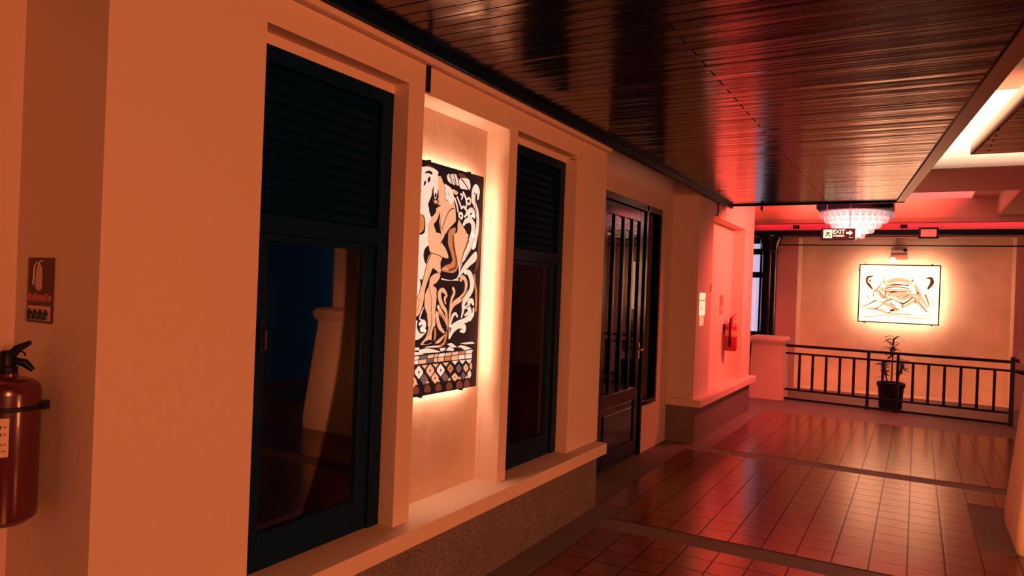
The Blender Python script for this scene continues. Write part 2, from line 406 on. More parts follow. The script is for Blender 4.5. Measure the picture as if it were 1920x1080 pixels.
# window at far left behind the column; sky light put into its panes
wn = struct_empty('window_3', (-2.6,13.17,.95))
f = MB()
f.box(-3.2,-2.36,13.12,13.2,.5,.95); f.box(-2.43,-2.36,13.12,13.2,.95,2.55); f.box(-3.2,-3.1,13.12,13.2,.95,2.55); f.box(-3.2,-2.36,13.12,13.2,2.50,2.6)
for z in (1.95,2.36): f.box(-3.2,-2.36,13.12,13.2,z-.05,z+.05)
f.build('window_frame', M['navy'], wn)
MB().box(-3.15,-2.40,13.18,13.195,.95,2.55).build('pane', M['sky_glow_pane'], wn)

# ------------------------------------------------------------------ windows 1 and 2
def make_window(n, y0, y1, xf=-2.082):
    wdw = struct_empty('window_%d' % n, (xf-.05,(y0+y1)/2,ZS1))
    x1 = xf; x0 = xf-.055; st = .075
    f = MB()
    f.box(x0,x1,y0,y0+st,ZS1,2.405); f.box(x0,x1,y1-st,y1,ZS1,2.405)
    f.box(x0,x1,y0+st,y1-st,2.345,2.405); f.box(x0,x1,y0+st,y1-st,1.72,1.79)
    f.build('window_frame', M['navy'], wdw, bevel=.003)
    s = MB()                                         # louvred upper half
    z = 1.80
    while z < 2.34:
        s.obox((x0+.022,(y0+y1)/2,z+.022), .006,(y1-y0)/2-st,.028, ry=math.radians(-28)); z += .046
    s.build('louvre_panel', M['navy'], wdw)
    d = MB(); sx1 = xf-.012; sx0 = xf-.05
    d.box(sx0,sx1,y0+st,y0+st+.05,ZS1,1.72); d.box(sx0,sx1,y1-st-.075,y1-st,ZS1,1.72)
    d.box(sx0,sx1,y0+st+.05,y1-st-.075,ZS1,.60); d.box(sx0,sx1,y0+st+.05,y1-st-.075,1.69,1.72)
    d.build('sash', M['navy'], wdw, bevel=.004)
    MB().box(xf-.034,xf-.029,y0+st+.05,y1-st-.075,.60,1.69).build('pane', M['glass'], wdw)
    h = MB(); h.box(sx1,sx1+.012,y0+st+.015,y0+st+.035,1.28,1.40); h.tube([(sx1+.012,y0+st+.025,1.36),(sx1+.03,y0+st+.025,1.36),(sx1+.03,y0+st+.025,1.29)],.006,8)
    h.build('handle', M['black_metal'], wdw)
    return wdw
M['glass'] = glass('window_glass', ior=1.36)
make_window(1, 1.73, 2.53); make_window(2, 3.53, 4.345)

def curtain(y0, y1, z0, z1, x, label, amp=.016, waves=7):
    n = 90; vs = []; fs = []
    for iz in range(9):
        z = z0 + (z1-z0)*iz/8
        for k in range(n+1):
            t = k/n; y = y0+(y1-y0)*t
            a = amp*(1.15-.4*iz/8)
            vs.append((x + a*math.sin(t*waves*2*PI + .5*math.sin(t*9)) , y + .008*math.sin(t*23+iz*.6), z))
    for iz in range(8):
        for k in range(n): fs.append((iz*(n+1)+k, iz*(n+1)+k+1, (iz+1)*(n+1)+k+1, (iz+1)*(n+1)+k))
    o = MB().add(vs,fs).build('curtain', M['curtain'], smooth=True)
    sd = o.modifiers.new('thick','SOLIDIFY'); sd.thickness = .003
    r = MB().tube([(x,y0-.1,z1+.012),(x,y1+.1,z1+.012)],.012,8).build('curtain_rod', M['black_metal'], o)
    tag(o, label, 'curtain')
curtain(3.58,4.12,.50,1.80,-2.165,'dusty brown pleated curtain behind the glass of the far narrow window', waves=8)

# ------------------------------------------------------------------ entrance door with sidelight
d = struct_empty('door_1', (XD,6.0,0))
xa, xb = XD-.06, XD+.012
f = MB()
f.box(xa,xb,5.45,5.50,0,2.395); f.box(xa,xb,6.575,6.625,0,2.395); f.box(xa,xb,5.50,7.04,2.335,2.395)
f.box(xa,xb,6.995,7.04,.46,2.335); f.box(xa,xb,6.625,6.995,.46,.51)
f.build('door_frame', M['navy_gloss'], d, bevel=.004)
la, lb = XD-.048, XD-.006
l = MB()
l.box(la,lb,5.505,5.635,.02,2.325); l.box(la,lb,6.445,6.57,.02,2.325); l.box(la,lb,5.635,6.445,2.22,2.325)
l.box(la,lb,5.635,6.445,.54,.66); l.box(la,lb,5.635,6.445,.02,.16)
l.build('door_leaf', M['navy_gloss'], d, bevel=.004)
for y in (5.817,6.046,6.266):
    MB().box(la+.004,lb-.002,y-.024,y+.024,.66,2.22).build('glazing_bar', M['navy_gloss'], d, bevel=.004)
MB().box(la+.018,la+.024,5.635,6.445,.66,2.22).build('pane', M['glass'], d)
p = MB(); p.box(la+.012,la+.03,5.635,6.445,.16,.54); p.box(la+.02,la+.04,5.70,6.38,.22,.48)
p.build('door_panel', M['navy_gloss'], d, bevel=.006)
MB().box(XD-.035,XD-.03,6.625,6.995,.51,2.335).build('sidelight_pane', M['glass'], d)
h = MB(); h.box(lb,lb+.008,6.485,6.525,.93,1.08)
h.build('lock_plate', M['brass'], d)
h = MB(); h.tube([(lb+.006,6.505,1.02),(lb+.05,6.505,1.02),(lb+.055,6.49,1.02),(lb+.055,6.40,1.015)],.010,10)
h.build('handle', M['brass'], d, smooth=True)

# ------------------------------------------------------------------ near painting (flat backlit panel) in the lit niche
def smooth_closed(pts, sub=5):
    n = len(pts); out = []
    for i in range(n):
        p0,p1,p2,p3 = (Vector(pts[(i+k-1)%n]) for k in range(4))
        for s in range(sub):
            t = s/sub
            out.append(.5*((2*p1)+(p2-p0)*t+(2*p0-5*p1+4*p2-p3)*t*t+(3*p1-p0-3*p2+p3)*t**3))
    return out
def smooth_open(pts, sub=6):
    P = [Vector(p) for p in pts]; P = [2*P[0]-P[1]] + P + [2*P[-1]-P[-2]]; out = []
    for i in range(1,len(P)-2):
        p0,p1,p2,p3 = P[i-1],P[i],P[i+1],P[i+2]
        for s in range(sub):
            t = s/sub
            out.append(.5*((2*p1)+(p2-p0)*t+(2*p0-5*p1+4*p2-p3)*t*t+(3*p1-p0-3*p2+p3)*t**3))
    out.append(P[-2]); return out

class Art:
    """flat painted shapes; to3(u, v, layer) places a drawing point on the panel's own plane"""
    def __init__(s, to3): s.to3 = to3; s.layer = 0; s.items = {}
    def mb(s, c): return s.items.setdefault(c, MB())
    def poly(s, c, pts, mp, smooth=True):
        s.layer += 1
        q = [mp(x,y) for x,y in pts]
        q = smooth_closed([(a,b,0) for a,b in q]) if smooth else [Vector((a,b,0)) for a,b in q]
        tris = geometry.tessellate_polygon([[Vector((p.x,p.y,0)) for p in q]])
        s.mb(c).add([s.to3(p.x,p.y,s.layer) for p in q], [tuple(t) for t in tris])
    def stroke(s, c, pts, mp, k, wscale=1.0):
        """pts (x, y, width in drawing units); k = metres per drawing unit"""
        s.layer += 1
        q = smooth_open([(*mp(x,y), w*k*wscale) for x,y,w in pts])
        vs = []; fs = []; n = len(q)
        for i,p in enumerate(q):
            a = q[max(0,i-1)]; b = q[min(n-1,i+1)]; t = Vector((b.x-a.x,b.y-a.y))
            t = t.normalized() if t.length > 1e-9 else Vector((1,0)); nn = Vector((-t.y,t.x))*max(.0004,p.z/2)
            vs += [s.to3(p.x+nn.x,p.y+nn.y,s.layer), s.to3(p.x-nn.x,p.y-nn.y,s.layer)]
        for i in range(n-1): fs.append((2*i,2*i+1,2*i+3,2*i+2))
        for idx in (0,n-1):
            p = q[idx]; r = max(.0004,p.z/2); b0 = len(vs)
            vs += [s.to3(p.x+r*math.cos(2*PI*j/10),p.y+r*math.sin(2*PI*j/10),s.layer) for j in range(10)]
            fs.append(tuple(range(b0,b0+10)))
        s.mb(c).add(vs,fs)

# drawing coordinates (three sheets A, B, C, 6.353 units per 1/1920) -> painting plane x=-2.09 in metres
def sheet(ox, oy):
    cr, sr = math.cos(math.radians(2.19)), math.sin(math.radians(2.19)); ct, st = math.cos(TH), math.sin(TH)
    def mp(x, y):
        a = ox + x/6.353 - 960; b = oy + y/6.353 - 540
        u = a*cr + b*sr; v = -a*sr + b*cr
        dx, dy, dz = u*ct - 1340*st, u*st + 1340*ct, -v
        t = -2.09/dx
        return (dy*t, 1.55 + dz*t)
    return mp
A = sheet(770,290); B = sheet(770,440); C_ = sheet(760,590)
PY0, PY1, PZ0, PZ1 = 2.725, 3.325, 1.005, 2.152
art = Art(lambda y,z,l: (-2.0885 + l*.00003, min(max(y,PY0+.004),PY1-.004), min(max(z,PZ0+.004),PZ1-.004)))
K, CR, PE, TA, BR, GR = 'art_black','art_cream','art_peach','art_tan','art_brown','art_grey'
# --- sheet A
art.poly(BR, [(160,150),(200,125),(260,140),(290,180),(230,165)], A)
art.poly(BR, [(560,230),(610,225),(655,260),(665,300),(600,270)], A)
art.poly(CR, [(60,180),(150,145),(230,150),(325,205),(300,300),(262,400),(240,500),(205,590),(225,660),(248,740),(212,830),(200,960),(215,1080),(40,1090),(40,980),(85,960),(160,930),(172,800),(150,720),(100,690),(60,500)], A)
art.poly(TA, [(70,690),(120,705),(150,740),(162,810),(152,890),(110,935),(70,940)], A)
art.poly(K, [(165,215),(205,190),(250,205),(252,238),(215,222),(182,222)], A)
art.poly(K, [(208,335),(200,292),(225,258),(232,300)], A); art.poly(K, [(155,372),(155,330),(176,308),(178,345)], A)
art.poly(K, [(60,400),(118,410),(112,480),(60,500)], A)
art.poly(PE, [(335,225),(370,290),(402,350),(470,390),(505,460),(515,560),(530,650),(532,800),(480,850),(440,900),(400,970),(362,1045),(345,960),(332,870),(337,780),(347,700),(318,600),(312,560),(330,500),(325,420),(318,320)], A)
art.poly(CR, [(404,350),(470,395),(500,455),(512,540),(470,600),(448,548),(420,542),(405,500),(415,468),(396,440),(408,400)], A)
art.stroke(K, [(375,310,4),(402,360,5),(412,400,5),(397,440,5),(416,465,5),(405,498,5),(418,540,6),(445,542,4)], A, .0006)
art.stroke(K, [(440,455,5),(452,470,5),(446,490,4)], A, .0006)
art.poly(BR, [(250,455),(252,420),(274,370),(280,410),(262,462)], A); art.poly(CR, [(285,250),(320,230),(325,330),(318,430),(300,520),(280,520),(272,430)], A)
art.poly(K, [(280,505),(285,470),(299,452),(306,488),(292,512)], A)
art.poly(PE, [(300,640),(345,640),(332,720),(302,790),(272,830),(292,900),(330,1000),(372,1085),(210,1085),(200,960),(215,830),(250,745),(288,700)], A)
art.poly(K, [(214,650),(232,626),(282,632),(302,660),(287,700),(245,742),(224,700)], A)
art.poly(K, [(326,760),(345,860),(362,950),(352,1020),(366,1062),(330,1000),(290,890),(283,830),(312,790)], A)
art.poly(PE, [(440,700),(480,650),(522,640),(532,700),(530,800),(472,860),(420,930),(370,1025),(358,960),(373,870),(408,780)], A)
art.stroke(K, [(374,872,8),(408,780,9),(438,700,9),(470,655,9),(516,638,8)], A, .0006)
art.stroke(K, [(345,740,7),(350,850,8),(382,905,5)], A, .0006)
art.poly(BR, [(254,530),(336,540),(322,592),(272,590)], A, False); art.poly(PE, [(276,545),(318,548),(308,580),(284,578)], A, False)
art.poly(K, [(203,598),(215,580),(270,592),(346,600),(340,618),(250,612)], A)
art.poly(CR, [(430,250),(462,230),(503,300),(522,378),(480,382),(440,310)], A); art.poly(CR, [(482,235),(541,240),(572,310),(576,380),(541,372),(511,300)], A)
art.poly(CR, [(580,290),(620,280),(692,300),(702,418),(620,412),(578,390)], A)
art.stroke(K, [(328,240,22),(365,240,30),(400,290,38),(450,350,34),(520,388,32),(600,420,22),(705,428,8)], A, .0006)
art.poly(K, [(495,375),(540,365),(582,382),(580,425),(520,410)], A)
for a,b in (((455,240),(500,375)),((510,240),(540,370)),((545,235),(572,380)),((600,290),(685,415))):
    art.stroke(K, [(*a,14),((a[0]+b[0])/2+4,(a[1]+b[1])/2,12),(*b,12)], A, .0006)
art.poly(PE, [(480,410),(520,420),(560,450),(540,480),(510,460)], A)
for st in ([(520,520,18),(545,600,20),(560,680,16)],[(550,505,16),(580,580,20),(602,640,18)],[(622,450,20),(652,520,24),(662,600,22),(640,645,18)],[(592,470,16),(615,490,20),(602,528,16)],
           [(668,530,20),(695,520,22),(708,560,22),(690,592,20),(672,570,12)],[(575,745,18),(572,705,22),(600,700,26),(612,730,24),(598,765,20),(588,745,12)],[(600,640,16),(625,620,20),(655,650,24),(662,700,26),(640,740,20)]):
    art.stroke(CR, st, A, .0006)
art.poly(PE, [(560,770),(615,850),(662,930),(682,1000),(672,1090),(510,1090),(528,1000),(553,900)], A)
art.stroke(CR, [(625,835,26),(650,795,44),(702,780,48),(738,830,60),(742,930,78),(716,1020,74),(690,1090,60)], A, .0006)
art.stroke(K, [(640,850,16),(655,840,18),(662,870,14)], A, .0006)
art.stroke(CR, [(795,530,18),(800,450,52),(775,405,80),(748,450,70),(742,540,58),(762,600,48),(786,680,46),(795,780,46),(786,900,54),(765,1000,62),(742,1085,76)], A, .0006)
art.stroke(K, [(757,460,16),(758,468,16)], A, .0006)
art.stroke(CR, [(735,720,30),(700,745,36),(682,700,44),(712,660,48),(745,690,42),(752,740,36)], A, .0006); art.stroke(K, [(718,702,15),(719,706,15)], A, .0006)
art.stroke(K, [(762,560,9),(772,700,10),(765,860,9),(742,960,9),(725,1085,8)], A, .0006)
art.stroke(K, [(655,900,12),(678,980,15),(688,1085,18)], A, .0006)
art.stroke(BR, [(830,760,34),(825,900,38),(815,1085,40)], A, .0006)
art.poly(K, [(398,985),(440,900),(472,860),(550,780),(562,800),(530,900),(522,1000),(510,1090),(415,1090)], A)
art.poly(TA, [(452,905),(500,872),(532,880),(512,980),(500,1090),(455,1090),(440,985)], A)
# --- sheet B
art.poly(CR, [(40,40),(130,20),(205,-5),(218,100),(162,170),(150,250),(182,360),(132,530),(70,480),(40,300)], B)
art.poly(CR, [(40,500),(75,500),(110,570),(100,700),(60,800),(40,800)], B)
art.poly(K, [(210,140),(232,220),(192,320),(170,345),(150,280),(148,220),(172,165)], B)
art.poly(PE, [(520,-10),(672,-10),(682,80),(642,200),(602,310),(572,410),(553,300),(528,200)], B)
art.stroke(CR, [(742,-10,76),(702,130,64),(652,230,52),(602,330,36),(572,425,14)], B, .0006)
art.poly(CR, [(772,200),(776,300),(702,370),(602,470),(565,520),(600,410),(690,285)], B)
art.stroke(K, [(690,-10,14),(668,100,14),(620,230,12),(585,380,10)], B, .0006); art.stroke(K, [(770,165,20),(692,262,16),(608,345,12)], B, .0006)
art.stroke(K, [(755,20,5),(720,140,5),(640,280,5)], B, .0006)
art.stroke(BR, [(815,-10,38),(805,200,38),(795,320,40),(765,430,30)], B, .0006); art.stroke(TA, [(755,480,24),(758,580,28),(775,700,36),(768,900,34)], B, .0006)
art.poly(PE, [(205,-10),(350,-10),(362,90),(412,170),(441,278),(350,258),(240,218),(212,150)], B)
art.stroke(K, [(350,100,8),(395,30,10),(402,-10,10)], B, .0006)
art.poly(TA, [(450,-10),(502,-10),(502,120),(522,220),(552,300),(552,400),(502,455),(400,442),(358,420),(400,372),(470,340),(490,290),(460,180),(438,100)], B)
art.poly(K, [(360,285),(432,300),(470,325),(440,350),(400,345),(385,380),(357,400)], B); art.stroke(BR, [(500,20,18),(505,150,20),(535,290,22),(525,390,20),(450,425,18)], B, .0006)
art.stroke(PE, [(380,400,10),(420,405,12),(440,425,8)], B, .0006)
art.stroke(CR, [(560,320,8),(578,430,10),(548,520,12),(505,540,8)], B, .0006)
art.stroke(CR, [(365,528,12),(465,546,6),(562,538,12)], B, .0006)
art.poly(K, [(328,546),(570,546),(606,580),(570,602),(330,590)], B, False); art.poly(K, [(420,590),(480,590),(470,700),(435,700)], B, False)
art.poly(PE, [(250,480),(312,450),(347,490),(302,570),(262,600),(302,650),(297,800),(282,950),(282,1090),(200,1090),(200,980),(158,850),(163,720),(213,600),(223,520)], B)
art.poly(PE, [(213,250),(245,224),(362,260),(347,340),(347,458),(265,402),(240,440),(200,540),(170,640),(150,760),(128,860),(85,960),(35,965),(42,840),(98,700),(128,560),(168,400),(188,310)], B)
art.stroke(K, [(240,222,8),(192,330,9),(152,480,9),(110,640,9),(48,820,8)], B, .0006); art.stroke(K, [(258,400,9),(212,520,10),(167,660,10),(152,830,10)], B, .0006)
art.stroke(K, [(240,222,6),(300,235,6),(362,262,7)], B, .0006); art.stroke(K, [(100,760,4),(85,850,5),(65,930,4)], B, .0006)
art.stroke(K, [(212,620,6),(236,760,6),(236,900,7),(222,1090,6)], B, .0006); art.stroke(K, [(262,602,8),(302,642,8),(302,720,8)], B, .0006); art.stroke(K, [(215,520,8),(262,470,8),(318,448,6)], B, .0006)
art.stroke(K, [(40,985,14),(75,985,14),(95,960,8)], B, .0006); art.stroke(K, [(40,1015,8),(80,1010,8)], B, .0006)
art.stroke(CR, [(145,870,10),(120,930,14),(100,1000,14),(130,1020,10)], B, .0006)
PLNT = [(PE,[(590,548,26),(602,505,38),(640,532,40),(656,600,45),(640,700,50),(580,770,52),(510,820,46),(470,900,30),(455,1000,22),(450,1090,18)]),
 (CR,[(640,446,36),(690,462,58),(722,550,66),(716,650,62),(662,750,52),(622,820,46),(617,900,36),(598,985,16)]),
 (PE,[(408,820,16),(398,760,28),(420,720,26),(380,662,40),(338,690,46),(342,770,46),(372,850,42),(410,910,34),(425,1000,26),(430,1090,20)]),
 (PE,[(498,640,30),(512,690,32),(480,770,30),(466,850,24),(456,960,18)]),
 (PE,[(320,858,34),(350,920,36),(400,1000,24),(422,1070,14)]),(TA,[(320,930,22),(370,970,26),(402,1030,18)]),
 (CR,[(738,832,24),(722,790,46),(685,800,42),(690,870,42),(702,930,42),(652,1010,42),(560,1045,36),(480,1090,28)]),
 (CR,[(548,975,18),(530,942,24),(495,962,30),(470,1040,22),(460,1090,18)]),(PE,[(298,920,18),(312,1000,36),(335,1090,40)]),
 (CR,[(640,870,26),(672,862,40),(690,905,32),(640,960,20)]),(CR,[(740,880,20),(735,950,30),(700,1015,24)])]
for c,st in PLNT: art.stroke(c, st, B, .0006)
art.stroke(K, [(662,470,10),(680,560,12),(650,690,12),(590,770,10)], B, .0006); art.stroke(K, [(360,690,12),(372,760,12),(395,830,12)], B, .0006)
art.stroke(K, [(630,900,8),(680,850,8),(720,860,8)], B, .0006)
# --- sheet C
art.poly(CR, [(40,80),(150,80),(140,170),(190,220),(240,202),(180,272),(120,302),(40,300)], C_)
art.stroke(K, [(150,70,22),(138,140,22),(165,205,18),(215,215,10)], C_, .0006)
art.stroke(CR, [(160,112,26),(208,88,42),(216,140,44),(180,178,36),(232,192,26)], C_, .0006)
art.poly(PE, [(255,-10),(348,-10),(332,120),(307,220),(302,310),(290,347),(178,357),(188,330),(240,260),(268,150)], C_)
art.stroke(K, [(305,-10,8),(300,120,8),(270,250,6)], C_, .0006)
art.poly(K, [(203,347),(240,310),(292,298),(302,330),(250,352)], C_); art.stroke(TA, [(345,168,20),(347,250,30),(335,305,14)], C_, .0006)
art.stroke(PE, [(368,-10,34),(378,70,42),(402,150,42),(452,212,18)], C_, .0006)
art.poly(PE, [(470,232),(402,328),(348,342),(372,308)], C_); art.stroke(TA, [(482,215,24),(455,330,30),(392,378,20),(300,386,10)], C_, .0006)
art.stroke(CR, [(515,275,24),(560,180,52),(622,130,54),(690,142,50),(692,190,40),(650,196,22)], C_, .0006)
art.stroke(CR, [(540,140,26),(640,92,32),(732,60,42),(795,-5,30)], C_, .0006)
art.stroke(TA, [(490,-10,14),(490,180,14)], C_, .0006); art.stroke(PE, [(517,-10,16),(512,250,14)], C_, .0006)
art.poly(CR, [(60,400),(150,388),(165,420),(60,432)], C_, False); art.poly(CR, [(150,432),(252,400),(402,440),(300,452),(200,457)], C_)
art.poly(CR, [(60,440),(180,450),(212,470),(60,492)], C_, False)
art.stroke(CR, [(230,388,6),(320,380,12),(400,372,8)], C_, .0006)
for q in ([(470,425),(520,376),(572,412),(560,432)],[(485,350),(540,335),(605,385),(560,392)],[(610,385),(655,360),(690,372),(640,392)],[(640,382),(702,372),(778,402),(700,422)],[(640,340),(790,322),(820,345),(700,352)],[(400,400),(470,392),(455,425),(412,440)]):
    art.poly(CR, q, C_, False)
cols = [CR,PE,GR,PE,PE,TA,PE,CR,CR]
row_t = lambda x: 500-.118*(x-80); row_m = lambda x: 545-.12*(x-80); row_b = lambda x: 598-.113*(x-80)
xs = [60,150,245,325,375,455,535,620,700,785]
for i in range(9):
    a,b = xs[i]+5, xs[i+1]-5
    art.poly(cols[(i*2)%9], [(a+14,row_t(a)),(b+14,row_t(b)),(b,row_m(b)-5),(a,row_m(a)-5)], C_, False)
    art.poly(cols[i], [(a,row_m(a)+4),(b,row_m(b)+4),(b,row_b(b)-4),(a,row_b(a)-4)], C_, False)
dm = [(150,685,48,82,CR),(285,665,46,80,PE),(410,660,44,76,CR),(525,640,34,58,TA),(625,640,30,55,GR),(710,632,28,52,PE),(770,610,14,50,PE),
      (85,800,38,70,PE),(212,770,42,70,GR),(342,755,42,68,PE),(460,742,36,56,GR),(578,742,36,52,PE),(678,725,24,48,GR),(752,708,20,52,CR)]
for x,y,a,b,c in dm:
    art.poly(c, [(x,y-b),(x+a,y-b*.2),(x+a,y+b*.2),(x,y+b),(x-a,y+b*.2),(x-a,y-b*.2)], C_, False)
    art.poly(BR if c != BR else CR, [(x,y-b*.3),(x+a*.25,y),(x,y+b*.3),(x-a*.25,y)], C_, False)
for x,y in ((218,620),(348,605),(470,590),(580,570),(668,562),(745,555)):
    art.poly(PE if x < 500 else CR, [(x-36,y-18),(x+36,y-24),(x,y+26)], C_, False)
for x in (115,250,380,510,630,720):
    art.poly(BR, [(x-36,905-.13*x),(x,860-.13*x),(x+36,900-.13*x),(x+30,950-.13*x),(x-30,955-.13*x)], C_)
    art.poly(PE, [(x-24,850-.13*x),(x,815-.13*x),(x+24,845-.13*x)], C_, False)

pt = thing('wall_painting', 'tall backlit painting of a seated woman holding a cup, in the lit niche', 'painting', (-2.10,3.025,1.005))
MB().box(-2.110,-2.0885,PY0,PY1,PZ0,PZ1).build('panel', M['art_black'], pt)
ART_NAMES = {K:'ink_pattern',CR:'cream_pattern',PE:'peach_pattern',TA:'tan_pattern',BR:'brown_pattern',GR:'grey_pattern'}
for c,mb in art.items.items(): mb.build(ART_NAMES[c], M[c], pt)
for y,z in ((2.83,PZ1),(3.19,PZ1),(2.83,PZ0),(3.19,PZ0)):
    s_ = 1 if z == PZ1 else -1
    MB().tube([(-2.112,y,z+.004*s_),(-2.088,y,z+.004*s_)],.006,8).build('standoff_pin', M['black_metal'], pt)
ls = MB()
for a in ((-2.128,-2.118,PY0+.02,PY1-.02,PZ1-.035,PZ1-.022),(-2.128,-2.118,PY0+.02,PY1-.02,PZ0+.022,PZ0+.035),(-2.128,-2.118,PY1-.035,PY1-.022,PZ0+.03,PZ1-.03),(-2.128,-2.118,PY0+.022,PY0+.035,PZ0+.03,PZ1-.03)):
    ls.box(*a)
ls.build('led_strip', M['led_near'], pt)

# ------------------------------------------------------------------ far painting: sepia sketch on white
def far_sheet(x, y):
    cr, sr = math.cos(math.radians(2.19)), math.sin(math.radians(2.19)); ct, st = math.cos(TH), math.sin(TH)
    a = 1590 + x/6.75 - 960; b = 470 + y/6.75 - 540
    u = a*cr + b*sr; v = -a*sr + b*cr
    dx, dy, dz = u*ct - 1340*st, u*st + 1340*ct, -v
    t = 13.47/dy
    return (dx*t, 1.55 + dz*t)
FX0, FX1, FZ0, FZ1 = -.864, .320, 1.207, 2.179
art2 = Art(lambda x,z,l: (min(max(x,FX0+.02),FX1-.02), 13.4645 - l*.00006, min(max(z,FZ0+.02),FZ1-.02)))
W2, T2_, O2, B2, G2 = 'art2_white','art2_tan','art2_orange','art2_brown','art2_grey'
S = far_sheet; kk = .00115
for st in ([(480,400,50),(640,370,60),(800,400,45)],[(400,470,40),(520,540,70),(640,560,70),(780,530,60)],[(380,520,40),(440,580,60),(520,610,40)],[(640,620,40),(760,590,50),(860,560,40),(920,640,40)],
           [(840,420,30),(880,500,45),(930,600,40),(1000,720,30)],[(400,640,30),(520,690,50),(640,760,40)],[(700,720,30),(850,640,40),(960,740,30)],[(250,720,20),(380,745,30),(520,790,26),(800,810,20)]):
    art2.stroke(T2_, st, S, kk)
for st in ([(350,500,14),(400,520,20),(440,590,16)],[(620,600,14),(640,580,16),(660,610,12)],[(700,600,12),(745,570,24),(780,550,18)],[(500,580,10),(520,560,12)],[(680,560,10),(700,590,14)]):
    art2.stroke(G2, st, S, kk)
art2.stroke(O2, [(475,475,26),(600,458,20),(770,478,14)], S, kk); art2.stroke(O2, [(485,512,12),(640,520,18),(790,505,12)], S, kk); art2.stroke(G2, [(500,495,12),(640,500,14),(780,490,10)], S, kk)
for c,st in [(O2,[(485,440,16),(600,428,22),(760,440,16)]),(B2,[(545,440,14),(640,432,16),(680,438,8)]),(B2,[(740,440,22),(765,432,16)]),
 (B2,[(535,528,14),(570,520,26),(620,518,12)]),(W2,[(480,490,8),(620,480,10),(780,490,8)]),(B2,[(480,500,10),(470,560,12),(462,600,8)]),
 (B2,[(310,322,18),(250,338,30),(238,390,26),(272,440,34),(308,485,18)]),(O2,[(265,370,26),(290,395,22)]),(W2,[(290,350,14),(300,400,16)]),
 (B2,[(995,350,14),(1050,350,38),(1062,410,48),(1015,480,28)]),(W2,[(985,392,12),(1035,380,14)]),
 (B2,[(170,710,8),(250,680,12),(350,630,16),(372,624,6)]),(B2,[(460,652,10),(550,612,16),(570,612,6)]),(O2,[(560,612,12),(640,652,14),(700,668,22)]),(B2,[(640,655,8),(700,670,20),(770,632,18),(822,594,14),(872,612,8)]),
 (O2,[(470,640,18),(540,620,22)]),(B2,[(870,610,8),(920,680,8),(1000,775,14)]),(G2,[(540,660,20),(600,720,14)]),(G2,[(690,690,40),(690,730,10)]),(O2,[(850,600,18),(855,660,22)]),
 (B2,[(545,758,30),(575,750,34)]),(O2,[(590,740,30),(640,745,14)]),(B2,[(500,786,8),(530,780,12)]),(B2,[(345,735,12),(380,722,16)]),(G2,[(380,715,14),(450,670,16)]),
 (G2,[(180,830,8),(300,835,10),(420,812,10),(560,815,10),(640,835,8)]),(G2,[(640,840,6),(850,855,10),(1080,870,6)]),(G2,[(900,820,6),(1060,828,8)]),
 (G2,[(860,500,16),(895,560,24)]),(B2,[(870,540,12),(895,535,16)]),(O2,[(980,560,24),(1010,640,18),(1025,700,14)]),(G2,[(1070,600,8),(1075,700,8)]),(B2,[(450,400,12),(455,330,6)]),(B2,[(815,380,20),(820,372,14)]),
 (G2,[(330,520,24),(380,470,16),(430,410,10)]),(O2,[(320,540,14),(325,580,12)]),(G2,[(240,560,10),(262,610,12)]),(G2,[(585,250,8),(588,262,8)]),(G2,[(630,258,8),(632,268,8)]),(G2,[(675,240,6),(665,262,6)]),(G2,[(437,235,6),(440,250,6)]),(B2,[(200,700,6),(215,665,4)]),(G2,[(170,720,6),(330,745,10),(520,735,8)])]:
    art2.stroke(c, st, S, kk)
pt = thing('wall_painting', 'wide backlit white picture with sepia sketching, on the far glowing wall', 'painting', (-.273,13.48,FZ0))
MB().box(FX0,FX1,13.465,13.485,FZ0,FZ1).build('panel', M['art2_white'], pt)
fr = MB(); b_ = .015
fr.box(FX0-.004,FX1+.004,13.450,13.486,FZ1-b_,FZ1+.004); fr.box(FX0-.004,FX1+.004,13.450,13.486,FZ0-.004,FZ0+b_); fr.box(FX0-.004,FX0+b_,13.450,13.486,FZ0+b_,FZ1-b_); fr.box(FX1-b_,FX1+.004,13.450,13.486,FZ0+b_,FZ1-b_)
fr.build('frame', M['black_metal'], pt)
for c,mb in art2.items.items():
    mb.build({W2:'white_pattern',T2_:'tan_wash_pattern',O2:'orange_wash_pattern',B2:'brown_ink_pattern',G2:'grey_wash_pattern'}[c], M[c], pt)
for x,z in ((FX0+.09,FZ1+.012),(FX1-.12,FZ1+.012),(FX0-.012,FZ1-.1),(FX0+.1,FZ0-.012),(FX1-.1,FZ0-.012)):
    MB().tube([(x,13.66,z),(x,13.47,z)],.010,8).build('standoff_pin', M['black_metal'], pt)
ls = MB()
ls.box(FX0+.03,FX1-.03,13.490,13.505,FZ1-.035,FZ1-.020); ls.box(FX0+.03,FX1-.03,13.490,13.505,FZ0+.020,FZ0+.035); ls.box(FX0+.02,FX0+.035,13.490,13.505,FZ0+.05,FZ1-.05); ls.box(FX1-.035,FX1-.02,13.490,13.505,FZ0+.05,FZ1-.05)
ls.build('led_strip', M['led_far'], pt)

